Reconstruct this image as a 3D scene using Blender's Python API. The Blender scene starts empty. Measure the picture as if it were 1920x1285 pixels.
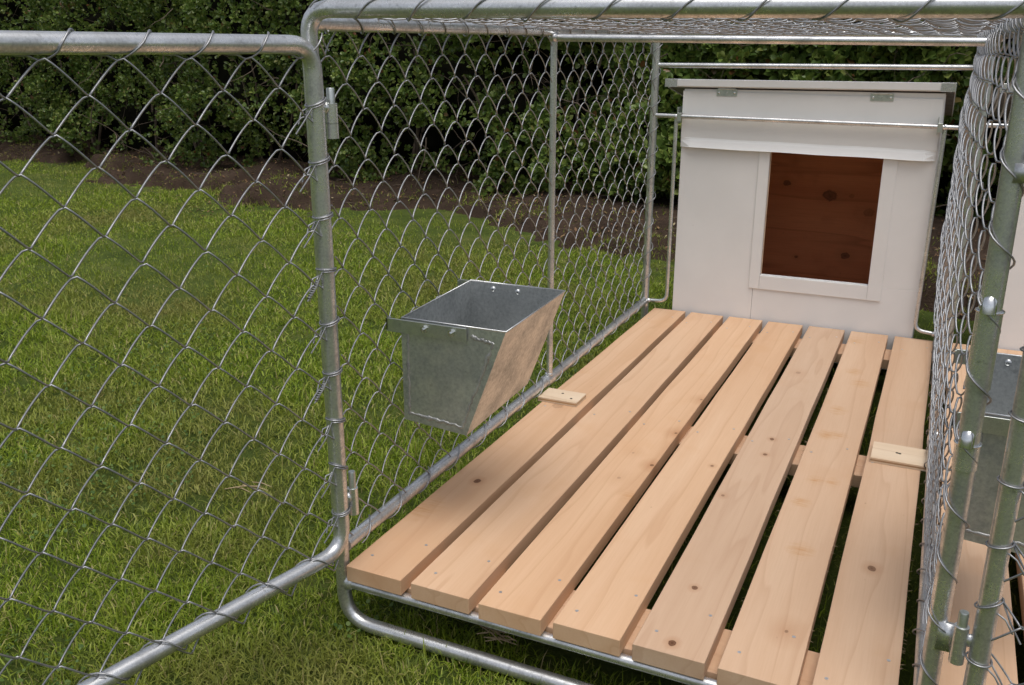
import bpy, bmesh, math, random
import numpy as np
from mathutils import Vector, Matrix, noise as mnoise
R = math.radians
random.seed(7)
rng = np.random.default_rng(11)
scene = bpy.context.scene
col = scene.collection

# ------------------------------------------------------------------ camera, light, exposure
CAM = np.array([1.0901, -1.4709, 1.2583])
YAW, PITCH, ROLL = 0.4384, -0.3100, 0.0008
cd = bpy.data.cameras.new('camera'); cam = bpy.data.objects.new('camera', cd); col.objects.link(cam)
cd.sensor_width = 36.0; cd.lens = 36.0 * 1716.96 / 1920.0; cd.clip_start = 0.02; cd.clip_end = 500
fw = Vector((-math.sin(YAW) * math.cos(PITCH), math.cos(YAW) * math.cos(PITCH), math.sin(PITCH)))
rt = Vector((math.cos(YAW), math.sin(YAW), 0)); up = rt.cross(fw)
rt2 = rt * math.cos(ROLL) + up * math.sin(ROLL); up2 = up * math.cos(ROLL) - rt * math.sin(ROLL)
m = Matrix.Identity(4)
for i in range(3):
    m[i][0], m[i][1], m[i][2], m[i][3] = rt2[i], up2[i], -fw[i], CAM[i]
cam.matrix_world = m
scene.camera = cam

SUN_EL, SUN_AZ = R(74), R(140)           # azimuth from +Y, clockwise: veiled light from high overhead
w = bpy.data.worlds.new('World'); scene.world = w; w.use_nodes = True
wn = w.node_tree.nodes; wl = w.node_tree.links
bg = wn['Background']; bg.inputs['Strength'].default_value = 0.11
sky = wn.new('ShaderNodeTexSky'); sky.sky_type = 'NISHITA'; sky.sun_disc = False
sky.sun_elevation = SUN_EL; sky.sun_rotation = SUN_AZ; sky.dust_density = 4.0; sky.air_density = 1.0; sky.ozone_density = 1.0
hs = wn.new('ShaderNodeHueSaturation'); hs.inputs['Saturation'].default_value = 0.42   # thin overcast veil
wl.new(sky.outputs[0], hs.inputs['Color']); wl.new(hs.outputs[0], bg.inputs[0])
sd = bpy.data.lights.new('sun', 'SUN'); sd.energy = 1.5; sd.angle = R(44); sd.color = (1.0, 0.96, 0.90)
sun = bpy.data.objects.new('sun', sd); col.objects.link(sun)
sv = Vector((math.sin(SUN_AZ) * math.cos(SUN_EL), math.cos(SUN_AZ) * math.cos(SUN_EL), math.sin(SUN_EL)))
sun.rotation_euler = sv.to_track_quat('Z', 'Y').to_euler()
scene.view_settings.view_transform = 'Standard'; scene.view_settings.look = 'None'
scene.view_settings.gamma = 1.0; scene.view_settings.use_curve_mapping = False
scene.view_settings.exposure = 0.32
scene.render.engine = 'CYCLES'
scene.cycles.max_bounces = 8; scene.cycles.diffuse_bounces = 4; scene.cycles.glossy_bounces = 4
scene.cycles.use_denoising = True

# ------------------------------------------------------------------ dimensions (metres, z = 0 on the lawn)
W = 1.176; D = 2.3225; H = 1.316; ZS = 0.2013; XF = -0.018; XB = -0.039; WB = 1.150; DM = 1.198
TR = 0.0160                               # main tube radius
ZB = 0.170                                # top of the floor planks
RW = 0.00175                               # chain link wire radius
PER, ROW = 0.116, 0.0522                  # diamond width and half height

# ------------------------------------------------------------------ node helpers
class NT:
    def __init__(s, name):
        s.m = bpy.data.materials.new(name); s.m.use_nodes = True
        s.n = s.m.node_tree.nodes; s.l = s.m.node_tree.links
        s.b = s.n['Principled BSDF']; s.out = s.n['Material Output']
    def new(s, t, **kw):
        x = s.n.new(t)
        for k, v in kw.items(): setattr(x, k, v)
        return x
    def set(s, sock, v):
        if isinstance(v, bpy.types.NodeSocket): s.l.new(v, sock)
        else: sock.default_value = v
    def obj(s): return s.new('ShaderNodeTexCoord').outputs['Object']
    def pos(s): return s.new('ShaderNodeNewGeometry').outputs['Position']
    def rnd(s): return s.new('ShaderNodeObjectInfo').outputs['Random']
    def isl(s): return s.new('ShaderNodeNewGeometry').outputs['Random Per Island']
    def mapping(s, v, scale=(1, 1, 1), loc=(0, 0, 0), rot=(0, 0, 0)):
        x = s.new('ShaderNodeMapping'); s.l.new(v, x.inputs['Vector'])
        s.set(x.inputs['Scale'], scale); s.set(x.inputs['Location'], loc); x.inputs['Rotation'].default_value = rot
        return x.outputs[0]
    def noise(s, v, scale, detail=3, rough=0.5, dist=0.0):
        x = s.new('ShaderNodeTexNoise'); s.l.new(v, x.inputs['Vector'])
        x.inputs['Scale'].default_value = scale; x.inputs['Detail'].default_value = detail
        x.inputs['Roughness'].default_value = rough; x.inputs['Distortion'].default_value = dist
        return x.outputs['Fac']
    def math(s, op, a, b=0.0, c=0.0, clamp=False):
        x = s.new('ShaderNodeMath', operation=op); x.use_clamp = clamp
        s.set(x.inputs[0], a); s.set(x.inputs[1], b)
        if op in ('MULTIPLY_ADD', 'SMOOTH_MIN', 'COMPARE'): s.set(x.inputs[2], c)
        return x.outputs[0]
    def ramp(s, f, stops):
        x = s.new('ShaderNodeValToRGB'); s.l.new(f, x.inputs[0]); e = x.color_ramp.elements
        while len(e) < len(stops): e.new(0.5)
        for i, (p, c) in enumerate(stops):
            e[i].position = p; e[i].color = (c, c, c, 1) if isinstance(c, (int, float)) else (*c, 1)
        return x.outputs[0]
    def mix(s, f, a, b, blend='MIX'):
        x = s.new('ShaderNodeMix', data_type='RGBA', blend_type=blend)
        s.set(x.inputs[0], f)
        for k, v in ((6, a), (7, b)):
            if isinstance(v, tuple): v = (*v[:3], 1)
            s.set(x.inputs[k], v)
        return x.outputs[2]
    def bump(s, h, strength, dist=0.002):
        x = s.new('ShaderNodeBump'); s.l.new(h, x.inputs['Height'])
        x.inputs['Strength'].default_value = strength; x.inputs['Distance'].default_value = dist
        s.l.new(x.outputs[0], s.b.inputs['Normal'])
    def done(s, color=None, rough=None, metal=None, spec=None):
        if color is not None: s.set(s.b.inputs['Base Color'], (*color, 1) if isinstance(color, tuple) else color)
        if rough is not None: s.set(s.b.inputs['Roughness'], rough)
        if metal is not None: s.b.inputs['Metallic'].default_value = metal
        if spec is not None: s.b.inputs['Specular IOR Level'].default_value = spec
        return s.m

def mat_galv(name, dark, light, r0, r1, scale=60, metal=1.0, bump=0.15):
    t = NT(name); p = t.pos()
    big = t.noise(p, scale * 0.25, 4, 0.6); fine = t.noise(p, scale * 3, 4, 0.7)
    f = t.math('ADD', t.math('MULTIPLY', big, 0.55), t.math('MULTIPLY', fine, 0.45))
    c = t.ramp(f, [(0.36, dark), (0.62, light)])
    spots = t.noise(p, scale * 1.4, 2, 0.5)
    c = t.mix(t.ramp(spots, [(0.66, 0), (0.74, 0.35)]), c, tuple(x * 0.45 for x in dark))
    t.bump(f, bump, 0.001)
    return t.done(c, t.ramp(f, [(0.3, r1), (0.7, r0)]), metal)

M = {}
M['tube'] = mat_galv('galvanised_tube', (0.42, 0.43, 0.44), (0.80, 0.81, 0.82), 0.16, 0.50, 60, 0.86, 0.4)
M['wire'] = mat_galv('galvanised_wire', (0.26, 0.265, 0.28), (0.40, 0.405, 0.42), 0.38, 0.55, 150, 0.88)
M['sheet'] = mat_galv('galvanised_sheet', (0.34, 0.36, 0.365), (0.74, 0.76, 0.76), 0.26, 0.56, 38, 0.88, 0.25)
M['bolt'] = mat_galv('bright_zinc', (0.62, 0.63, 0.64), (0.85, 0.86, 0.86), 0.12, 0.25, 200)
M['seam'] = mat_galv('seam_sealant', (0.26, 0.26, 0.265), (0.56, 0.56, 0.56), 0.40, 0.62, 120, 0.75, 0.8)
M['hinge'] = mat_galv('zinc_hinge', (0.46, 0.49, 0.47), (0.70, 0.73, 0.70), 0.3, 0.45, 150)

def mat_wood(name, tones, knots=(), seed=0.0, along='Y', spots=True):
    """planed softwood: long grain with cathedral figure, knots at fixed places on the boards"""
    t = NT(name); o = t.pos(); rn = t.rnd()
    comb = t.new('ShaderNodeCombineXYZ')
    t.set(comb.inputs[0], t.math('MULTIPLY', rn, 7.31)); t.set(comb.inputs[1], t.math('MULTIPLY', rn, 23.7)); comb.inputs[2].default_value = seed
    va = t.new('ShaderNodeVectorMath', operation='ADD'); t.l.new(o, va.inputs[0]); t.l.new(comb.outputs[0], va.inputs[1]); v = va.outputs[0]
    sc = (1, 0.075, 1) if along == 'Y' else (0.075, 1, 1)
    if along == 'Z': sc = (1, 1, 0.075)
    g = t.mapping(v, sc)
    warp = t.noise(g, 9, 3, 0.55)
    fig = t.new('ShaderNodeTexWave', wave_type='BANDS', bands_direction='X' if along != 'X' else 'Y', wave_profile='SAW')
    t.l.new(g, fig.inputs['Vector']); fig.inputs['Scale'].default_value = 4.5; fig.inputs['Distortion'].default_value = 14.0
    fig.inputs['Detail'].default_value = 2.5; fig.inputs['Detail Scale'].default_value = 1.6; fig.inputs['Detail Roughness'].default_value = 0.6
    ring = t.ramp(fig.outputs['Fac'], [(0.0, 0.0), (0.80, 0.10), (0.955, 0.75), (1.0, 0.0)])
    fine = t.noise(t.mapping(v, tuple(s * (1 if s == 1 else 0.4) for s in sc)), 260, 3, 0.6)
    c = t.ramp(warp, [(0.28, tones[0]), (0.5, tones[1]), (0.72, tones[2])])
    c = t.mix(t.math('MULTIPLY', ring, 0.52), c, tones[3])
    c = t.mix(t.math('MULTIPLY', t.ramp(fine, [(0.42, 0), (0.72, 1)]), 0.18), c, tones[3])
    blot = t.noise(v, 5.5, 3, 0.6)
    c = t.mix(t.ramp(blot, [(0.56, 0), (0.74, 0.35)]), c, tones[4])
    hsv = t.new('ShaderNodeHueSaturation'); t.l.new(c, hsv.inputs['Color'])
    t.set(hsv.inputs['Value'], t.math('MULTIPLY_ADD', rn, 0.17, 0.93)); t.set(hsv.inputs['Saturation'], t.math('MULTIPLY_ADD', rn, 0.14, 0.88))
    c = hsv.outputs[0]
    if spots:
        vo = t.new('ShaderNodeTexVoronoi'); t.l.new(t.mapping(v, (1, 0.55, 1)), vo.inputs['Vector']); vo.inputs['Scale'].default_value = 9
        c = t.mix(t.ramp(vo.outputs['Distance'], [(0.010, 0.4), (0.030, 0.0)]), c, (0.16, 0.07, 0.03))
    for (kx, ky, kz, r, halo, strength) in knots:
        k = t.new('ShaderNodeVectorMath', operation='SUBTRACT'); t.l.new(o, k.inputs[0]); k.inputs[1].default_value = (kx, ky, kz)
        s2 = t.new('ShaderNodeVectorMath', operation='MULTIPLY'); t.l.new(k.outputs[0], s2.inputs[0])
        s2.inputs[1].default_value = (1, 0.75, 0.0) if along == 'Y' else (0.75, 0.0, 1)
        ln = t.new('ShaderNodeVectorMath', operation='LENGTH'); t.l.new(s2.outputs[0], ln.inputs[0])
        streak = t.ramp(t.noise(t.mapping(o, (14, 150, 14), rot=(0, 0, 0.12)), 1.0, 4, 0.7), [(0.42, 0.25), (0.60, 1.6)]) if not r else 1.0
        dd = t.math('ADD', ln.outputs['Value'], t.math('MULTIPLY_ADD', t.noise(o, 60, 2), (r or halo * .8) * 0.8, -(r or halo * .8) * 0.4))
        c = t.mix(t.math('MULTIPLY', t.ramp(t.math('DIVIDE', dd, halo), [(0.0, strength * 0.62), (0.45, strength * 0.30), (1.0, 0.0)]), streak, clamp=True), c, (0.36, 0.15, 0.055) if r else (0.50, 0.25, 0.09))
        if not r: continue
        c = t.mix(t.ramp(t.math('DIVIDE', dd, r), [(0.0, strength), (0.55, strength * 0.75), (0.75, strength), (1.0, 0.0)]), c, (0.085, 0.03, 0.012))
    t.bump(t.math('ADD', fine, t.math('MULTIPLY', ring, 0.6)), 0.12, 0.0008)
    return t.done(c, 0.62, 0.0, 0.28)

PINE = [(0.54, 0.329, 0.192), (0.60, 0.386, 0.238), (0.64, 0.432, 0.280), (0.47, 0.265, 0.145), (0.55, 0.315, 0.165)]
KN = [(0.075, 0.479, ZB, 0.010, 0.026, .95), (0.723, 0.226, ZB, 0.007, 0.016, .9), (0.732, 0.020, ZB, 0.008, 0.02, 1.0),
      (1.057, 0.467, ZB, 0.010, 0.03, .8), (0.732, 1.09, ZB, 0.007, 0.018, .85), (0.733, .973, ZB, 0.006, 0.018, .8), (0.616, .835, ZB, 0.005, 0.016, .7),
      (0.682, 0.674, ZB, 0.005, 0.02, .6), (0.063, 1.07, ZB, 0.020, 0.05, .28), (0.022, 0.29, ZB, 0, 0.06, .9), (0.712, 1.72, ZB, 0.009, 0.045, .35),
      (0.465, 0.769, ZB, 0.006, 0.040, .85), (0.465, 1.013, ZB, 0.005, 0.045, .8), (0.466, 1.316, ZB, 0.005, 0.045, .6), (0.470, .562, ZB, 0, 0.035, .7),
      (0.408, 0.656, ZB, 0.005, 0.045, .3), (0.393, 0.825, ZB, 0.004, 0.04, .3),
      (0.873, 1.19, ZB, 0, 0.034, 1.), (0.905, 1.20, ZB, 0, 0.030, .8), (0.884, .864, ZB, 0, 0.028, 1.), (0.925, .868, ZB, 0, 0.028, .8), (0.868, .722, ZB, 0, 0.030, .9), (0.904, .477, ZB, 0, 0.038, .8),
      (0.880, 1.41, ZB, 0, 0.036, .9), (0.890, 1.82, ZB, 0, 0.036, .9), (0.920, 1.70, ZB, 0, 0.040, .8), (0.855, 2.2, ZB, 0, 0.05, .7), (0.925, 0.152, ZB, 0.004, 0.05, .6)]
M['plank'] = mat_wood('fir_plank', PINE, KN)
M['plank_b'] = mat_wood('fir_plank_second', PINE, (), 4.0)
M['batten'] = mat_wood('fir_batten', PINE, (), 2.0, 'X')
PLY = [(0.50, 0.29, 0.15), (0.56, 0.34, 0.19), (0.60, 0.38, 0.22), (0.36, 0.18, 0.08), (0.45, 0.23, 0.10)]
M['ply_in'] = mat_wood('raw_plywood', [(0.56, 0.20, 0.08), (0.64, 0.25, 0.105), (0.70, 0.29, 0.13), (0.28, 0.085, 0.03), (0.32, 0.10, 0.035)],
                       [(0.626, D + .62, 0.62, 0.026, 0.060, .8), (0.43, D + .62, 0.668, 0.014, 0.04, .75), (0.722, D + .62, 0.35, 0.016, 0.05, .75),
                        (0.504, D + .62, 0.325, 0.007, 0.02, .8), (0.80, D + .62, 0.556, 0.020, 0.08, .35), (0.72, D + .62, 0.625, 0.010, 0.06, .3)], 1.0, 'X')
M['ply'] = mat_wood('pale_plywood', [(0.58, 0.44, 0.30), (0.64, 0.50, 0.36), (0.68, 0.55, 0.41), (0.48, 0.32, 0.19), (0.55, 0.40, 0.26)], (), 3.0, 'X')
M['ply_core'] = mat_wood('plywood_edge_ply', [(0.42, 0.26, 0.13), (0.46, 0.29, 0.15), (0.50, 0.32, 0.17), (0.22, 0.12, 0.05), (0.30, 0.17, 0.08)], (), 5.0, 'X', False)

def mat_paint():
    t = NT('white_paint'); p = t.pos()
    n = t.noise(p, 4, 4, 0.6); f = t.noise(t.mapping(p, (1, 1, 0.12)), 160, 3, 0.6)
    c = t.ramp(n, [(0.3, (0.72, 0.718, 0.716)), (0.7, (0.77, 0.768, 0.766))])
    sp = t.noise(p, 70, 2, 0.5)
    c = t.mix(t.ramp(sp, [(0.75, 0), (0.80, 0.25)]), c, (0.45, 0.42, 0.38))
    t.bump(t.math('ADD', f, t.math('MULTIPLY', n, 0.3)), 0.10, 0.001)
    return t.done(c, 0.5, 0.0, 0.4)
M['paint'] = mat_paint()
def mat_plain(name, c, rough=0.6, metal=0.0, var=0.15, scale=30):
    t = NT(name); n = t.noise(t.pos(), scale, 3)
    return t.done(t.ramp(n, [(0.3, tuple(x * (1 - var) for x in c)), (0.7, tuple(min(1, x * (1 + var)) for x in c))]), rough, metal)
M['lid'] = mat_plain('lid_board', (0.16, 0.145, 0.125), 0.8, 0, 0.25, 20)  # slab toned dark to carry the shade under the lid overhang
M['hole'] = mat_plain('dark_screw', (0.03, 0.028, 0.025), 0.5, 0.3)
M['nail'] = mat_plain('nail_head', (0.55, 0.55, 0.56), 0.4, 0.7)
M['core'] = mat_plain('hedge_depth_shade', (0.008, 0.008, 0.005), 0.9, 0, 0.5, 8)  # near-black: the shade deep between the leaves is put into the colour
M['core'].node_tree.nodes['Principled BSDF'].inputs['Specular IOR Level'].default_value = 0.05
M['bark'] = mat_plain('twig_bark', (0.115, 0.085, 0.062), 0.85, 0, 0.4, 25)
M['straw'] = mat_plain('dry_straw', (0.36, 0.27, 0.16), 0.7, 0, 0.25)

def mat_leaf(name, stops, trans=0.25, rough=0.38, spec=0.5, patch=None):
    t = NT(name); r = t.isl()
    ob = t.new('ShaderNodeObjectInfo').outputs['Random']
    r = t.math('FRACT', t.math('ADD', r, ob))
    c = t.ramp(r, stops)
    if patch:
        n = t.noise(t.pos(), patch[0], 4, 0.6)
        c = t.mix(t.ramp(n, [(patch[1], 0), (patch[2], patch[4])]), c, patch[3])
    t.done(c, rough, 0, spec)
    tr = t.new('ShaderNodeBsdfTranslucent'); t.l.new(c, tr.inputs['Color'])
    ms = t.new('ShaderNodeMixShader'); ms.inputs[0].default_value = trans
    t.l.new(t.b.outputs[0], ms.inputs[1]); t.l.new(tr.outputs[0], ms.inputs[2]); t.l.new(ms.outputs[0], t.out.inputs[0])
    return t.m
M['leaf'] = mat_leaf('hedge_leaf', [(0.0, (0.060, 0.110, 0.022)), (0.45, (0.135, 0.205, 0.042)), (0.80, (0.215, 0.285, 0.060)), (0.955, (0.25, 0.29, 0.075)), (0.985, (0.18, 0.12, 0.045)), (1.0, (0.22, 0.09, 0.035))], 0.22, 0.38, 0.5)
M['grass'] = mat_leaf('grass_blade', [(0.0, (0.105, 0.170, 0.014)), (0.35, (0.195, 0.280, 0.020)), (0.72, (0.290, 0.375, 0.034)), (0.90, (0.37, 0.41, 0.080)), (1.0, (0.48, 0.39, 0.20))], 0.35, 0.5, 0.3,
                      (0.9, 0.47, 0.66, (0.26, 0.235, 0.075), 0.75))
M['clover'] = mat_leaf('clover', [(0.0, (0.05, 0.10, 0.016)), (0.6, (0.085, 0.15, 0.025)), (1.0, (0.12, 0.18, 0.04))], 0.25, 0.5, 0.35)
M['litter'] = mat_leaf('fallen_leaf', [(0.0, (0.09, 0.05, 0.028)), (0.5, (0.20, 0.12, 0.065)), (0.85, (0.25, 0.16, 0.08)), (1.0, (0.42, 0.36, 0.22))], 0.1, 0.7, 0.2)
def mat_soil(name, a, b, c3):
    t = NT(name); p = t.pos()
    n = t.noise(p, 3.5, 5, 0.65); f = t.noise(p, 110, 6, 0.75)
    c = t.ramp(t.math('ADD', t.math('MULTIPLY', n, .5), t.math('MULTIPLY', f, .5)), [(0.35, a), (0.52, b), (0.68, c3)])
    t.bump(f, 0.9, 0.02)
    return t.done(c, 0.92, 0, 0.15)
M['soil'] = mat_soil('garden_soil', (0.030, 0.020, 0.014), (0.062, 0.041, 0.029), (0.115, 0.078, 0.055))
M['turf'] = mat_soil('turf_base', (0.035, 0.055, 0.010), (0.085, 0.120, 0.022), (0.17, 0.170, 0.055))

# ------------------------------------------------------------------ mesh helpers
class MB:
    def __init__(s): s.v = []; s.f = []; s.mi = []
    def box(s, x0, x1, y0, y1, z0, z1, mi=0):
        b = len(s.v)
        s.v += [(x, y, z) for z in (z0, z1) for y in (y0, y1) for x in (x0, x1)]
        for q in ((0, 2, 3, 1), (4, 5, 7, 6), (0, 1, 5, 4), (2, 6, 7, 3), (0, 4, 6, 2), (1, 3, 7, 5)):
            s.f.append(tuple(b + i for i in q)); s.mi.append(mi)
    def prism(s, prof, a, b2, axis='X'):
        """profile points extruded along an axis from a to b2"""
        b = len(s.v); n = len(prof)
        for t in (a, b2):
            for (u, v) in prof:
                s.v.append((t, u, v) if axis == 'X' else (u, t, v) if axis == 'Y' else (u, v, t))
        for i in range(n):
            j = (i + 1) % n; s.f.append((b + i, b + j, b + n + j, b + n + i)); s.mi.append(0)
        s.f.append(tuple(b + i for i in reversed(range(n)))); s.f.append(tuple(b + n + i for i in range(n))); s.mi += [0, 0]
    def tube(s, pts, r, n=12, closed=False, caps=True):
        pts = [Vector(p) for p in pts]; k = len(pts); b = len(s.v)
        rad = r if isinstance(r, (list, tuple)) else [r] * k
        tan = []
        for i in range(k):
            if closed: d = pts[(i + 1) % k] - pts[i - 1]
            else: d = pts[min(i + 1, k - 1)] - pts[max(i - 1, 0)]
            tan.append(d.normalized() if d.length > 1e-9 else Vector((0, 0, 1)))
        a = Vector((0, 0, 1)) if abs(tan[0].z) < 0.9 else Vector((1, 0, 0))
        nrm = (a - tan[0] * a.dot(tan[0])).normalized()
        for i in range(k):
            nrm = nrm - tan[i] * nrm.dot(tan[i])
            nrm = nrm.normalized() if nrm.length > 1e-6 else tan[i].orthogonal().normalized()
            bi = tan[i].cross(nrm)
            for j in range(n):
                an = 2 * math.pi * j / n
                s.v.append(tuple(pts[i] + (nrm * math.cos(an) + bi * math.sin(an)) * rad[i]))
        for i in range(k if closed else k - 1):
            i2 = (i + 1) % k
            for j in range(n):
                j2 = (j + 1) % n
                s.f.append((b + i * n + j, b + i * n + j2, b + i2 * n + j2, b + i2 * n + j)); s.mi.append(0)
        if caps and not closed:
            e = len(s.v); s.v += [s.v[b + j] for j in range(n)] + [s.v[b + (k - 1) * n + j] for j in range(n)]
            s.f.append(tuple(e + j for j in reversed(range(n)))); s.f.append(tuple(e + n + j for j in range(n))); s.mi += [0, 0]
    def blob(s, c, r, seed=0, sub=2, squash=(1, 1, 1), rough=0.25):
        bm = bmesh.new(); bmesh.ops.create_icosphere(bm, subdivisions=sub, radius=1)
        b = len(s.v); c = Vector(c)
        for v in bm.verts:
            q = v.co * (1 + rough * mnoise.noise(v.co * 1.7 + Vector((seed * 3.1, seed, 0))))
            s.v.append((c.x + q.x * r * squash[0], c.y + q.y * r * squash[1], c.z + q.z * r * squash[2]))
        for f in bm.faces: s.f.append(tuple(b + v.index for v in f.verts)); s.mi.append(0)
        bm.free()
    def mesh(s, name, mats, smooth=False, bevel=0.0):
        me = bpy.data.meshes.new(name); me.from_pydata(s.v, [], s.f)
        for mt in (mats if isinstance(mats, (list, tuple)) else [mats]): me.materials.append(mt)
        for p, i in zip(me.polygons, s.mi): p.material_index = i
        bm = bmesh.new(); bm.from_mesh(me); bmesh.ops.recalc_face_normals(bm, faces=bm.faces)
        if bevel:
            bmesh.ops.bevel(bm, geom=list(bm.edges), offset=bevel, segments=1, affect='EDGES', profile=0.5)
        bm.to_mesh(me); bm.free()
        if smooth: me.shade_smooth()
        me.update(); return me
    def build(s, name, mats, parent=None, smooth=False, bevel=0.0, loc=None):
        return link(name, s.mesh(name, mats, smooth, bevel), parent, loc)
def link(name, data, parent=None, loc=None):
    o = bpy.data.objects.new(name, data); col.objects.link(o)
    if parent: o.parent = parent
    if loc is not None: o.location = loc
    return o
def tag(o, label, cat, group=None, kind=None):
    if label: o['label'] = label
    if cat: o['category'] = cat
    if group: o['group'] = group
    if kind: o['kind'] = kind
    return o
def empty(name, parent=None, loc=(0, 0, 0)): return link(name, None, parent, loc)
def tubeobj(name, pts, r, parent=None, n=14, mat='tube', **kw):
    b = MB(); b.tube(pts, r, n, **kw); o = b.build(name, M[mat], parent); smooth_sides(o.data); return o
def smooth_sides(me):
    me.shade_smooth()
    for p in me.polygons:
        if len(p.vertices) > 4: p.use_smooth = False
def rounded(pts, rad, seg=6, closed=False):
    pts = [Vector(p) for p in pts]; out = []; n = len(pts)
    for i, p in enumerate(pts):
        if not closed and i in (0, n - 1): out.append(p); continue
        a = (pts[i - 1] - p); c = (pts[(i + 1) % n] - p)
        rr = rad[i] if isinstance(rad, (list, tuple)) else rad
        if rr <= 0: out.append(p); continue
        A = p + a.normalized() * rr; C = p + c.normalized() * rr
        for k in range(seg + 1):
            t = k / seg; out.append(A * (1 - t) ** 2 + p * 2 * t * (1 - t) * 0.98 + C * t ** 2 + p * 2 * t * (1 - t) * 0.02)
    return out
def helix(p0, p1, r, pitch, phase=0.0, hand=1, per=14, jit=0.0):
    p0 = Vector(p0); p1 = Vector(p1); d = p1 - p0; L = d.length; t = d.normalized()
    a = Vector((0, 0, 1)) if abs(t.z) < 0.9 else Vector((1, 0, 0))
    u = (a - t * a.dot(t)).normalized(); v = t.cross(u); n = int(L / pitch * per); out = []
    for i in range(n + 1):
        s = L * i / n; an = hand * 2 * math.pi * s / pitch + phase + jit * math.sin(s * 9.0 + phase)
        rr = r * (1 + 0.10 * math.sin(s * 31 + phase))
        out.append(p0 + t * s + (u * math.cos(an) + v * math.sin(an)) * rr)
    return out

def wire_pts(s0, s1, phase, t=0.0076, hand=1, per=16):
    """one chain link wire as (s, depth, height): peaks where (s - phase) is a multiple of PER"""
    out = []; n = max(2, int(round((s1 - s0) / PER * per)))
    A = ROW / 2 + RW * 1.05
    for i in range(n + 1):
        s = s0 + (s1 - s0) * i / n; u = (s - phase) / PER; f = u - math.floor(u)
        tri = abs(1 - 2 * f) * 2 - 1            # +1 at the peak, -1 at the valley
        z = A * (tri * 0.88 + math.cos(2 * math.pi * f) * 0.12) - ROW / 2
        sn = math.sin(2 * math.pi * f)
        d = t * math.copysign(abs(sn) ** 0.60, sn) * hand
        out.append((s, d, z))
    return out

# ------------------------------------------------------------------ value noise for the scatters
def vnoise(p, seed=0):
    p = np.asarray(p, float); i = np.floor(p).astype(np.int64); f = p - i; f = f * f * (3 - 2 * f)
    def h(ix, iy, iz):
        n = (ix * 374761393 + iy * 668265263 + iz * 2147483647 + seed * 974634777) & 0xffffffff
        n = ((n ^ (n >> 13)) * 1274126177) & 0xffffffff
        n = ((n ^ (n >> 16)) * 2246822519) & 0xffffffff
        return ((n ^ (n >> 15)) & 0xffffff) / float(0xffffff)
    out = 0
    for dx in (0, 1):
        for dy in (0, 1):
            for dz in (0, 1):
                wgt = (f[:, 0] if dx else 1 - f[:, 0]) * (f[:, 1] if dy else 1 - f[:, 1]) * (f[:, 2] if dz else 1 - f[:, 2])
                out = out + wgt * h(i[:, 0] + dx, i[:, 1] + dy, i[:, 2] + dz)
    return out
def fbm(p, seed=0, oct=3):
    a = 0.0; amp = 0.5; tot = 0.0
    for k in range(oct): a = a + amp * vnoise(np.asarray(p) * 2 ** k, seed + k); tot += amp; amp *= 0.5
    return a / tot
def raw_mesh(name, verts, loops, counts, mat, smooth=False):
    me = bpy.data.meshes.new(name); verts = np.ascontiguousarray(verts, np.float32)
    me.vertices.add(len(verts)); me.vertices.foreach_set('co', verts.ravel())
    me.loops.add(len(loops)); me.loops.foreach_set('vertex_index', np.ascontiguousarray(loops, np.int32))
    counts = np.asarray(counts, np.int32); me.polygons.add(len(counts))
    me.polygons.foreach_set('loop_start', np.concatenate([[0], np.cumsum(counts)[:-1]]).astype(np.int32))
    me.materials.append(mat); me.update(calc_edges=True); me.validate()
    if smooth: me.shade_smooth()
    return me

# ================================================================== THE GROUND
HP = np.array([2.5, 5.10]); HDIR = np.array([-12.5, 1.55]); HDIR = HDIR / np.linalg.norm(HDIR); HN = np.array([-HDIR[1], HDIR[0]])
if HN[1] > 0: HN = -HN                          # hedge normal, towards the lawn
def soil_front(x, y):                           # signed distance in front of the hedge foot (>0 towards lawn)
    return (x - HP[0]) * HN[0] + (y - HP[1]) * HN[1]
b = MB(); n = 40
xs = np.concatenate([[-150, -60, -25], np.linspace(-13, 5, 30), [15, 60, 150]]); ys = np.concatenate([[-150, -50, -15], np.linspace(-4, 12, 26), [30, 80, 150]])
for y in ys:
    for x in xs: b.v.append((x, y, -0.012 + 0.012 * math.sin(x * 1.3 + y) * math.sin(y * 1.7) if (-13 < x < 5 and -4 < y < 12) else -0.012))
for j in range(len(ys) - 1):
    for i in range(len(xs) - 1):
        q = j * len(xs) + i; b.f.append((q, q + 1, q + 1 + len(xs), q + len(xs))); b.mi.append(0)
tag(b.build('lawn', M['turf'], smooth=True), None, None, None, 'structure')

def edge_w(t): return 1.70 - 0.100 * t + 0.22 * np.sin(t * 0.9 + 1.0) + 0.14 * np.sin(t * 2.3)
def edge_r(t, o):
    return edge_w(t) + 0.55 * (fbm(np.stack([t * 1.6, o * 1.6, 0 * t + 1], 1), 71, 2) - .5) + 0.50 * (fbm(np.stack([t * 6, o * 6, 0 * t + 2], 1), 73, 2) - .5)
def soil_height(t, o):
    pp = np.stack([t * 1.2, o * 1.2, 0 * t], 1); pf = np.stack([t * 7, o * 7, 0 * t + 3], 1)
    hgt = 0.02 + 0.13 * np.clip(fbm(pp, 5, 2) - 0.42, 0, 1) * 2 + 0.05 * fbm(pf, 9, 3) + 0.03 * fbm(np.stack([t * 22, o * 22, 0 * t], 1), 19, 2)
    k = np.clip((edge_r(t, o) - o) / 0.30, 0, 1); return -0.03 + (hgt + 0.03) * k * k * (3 - 2 * k)
tt = np.linspace(-3.0, 21.0, 700); oo = np.linspace(-2.2, 2.35, 150)
T, O = np.meshgrid(tt, oo); T = T.ravel(); O = O.ravel()
P = HP[None] + T[:, None] * HDIR[None] + O[:, None] * HN[None]
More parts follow.
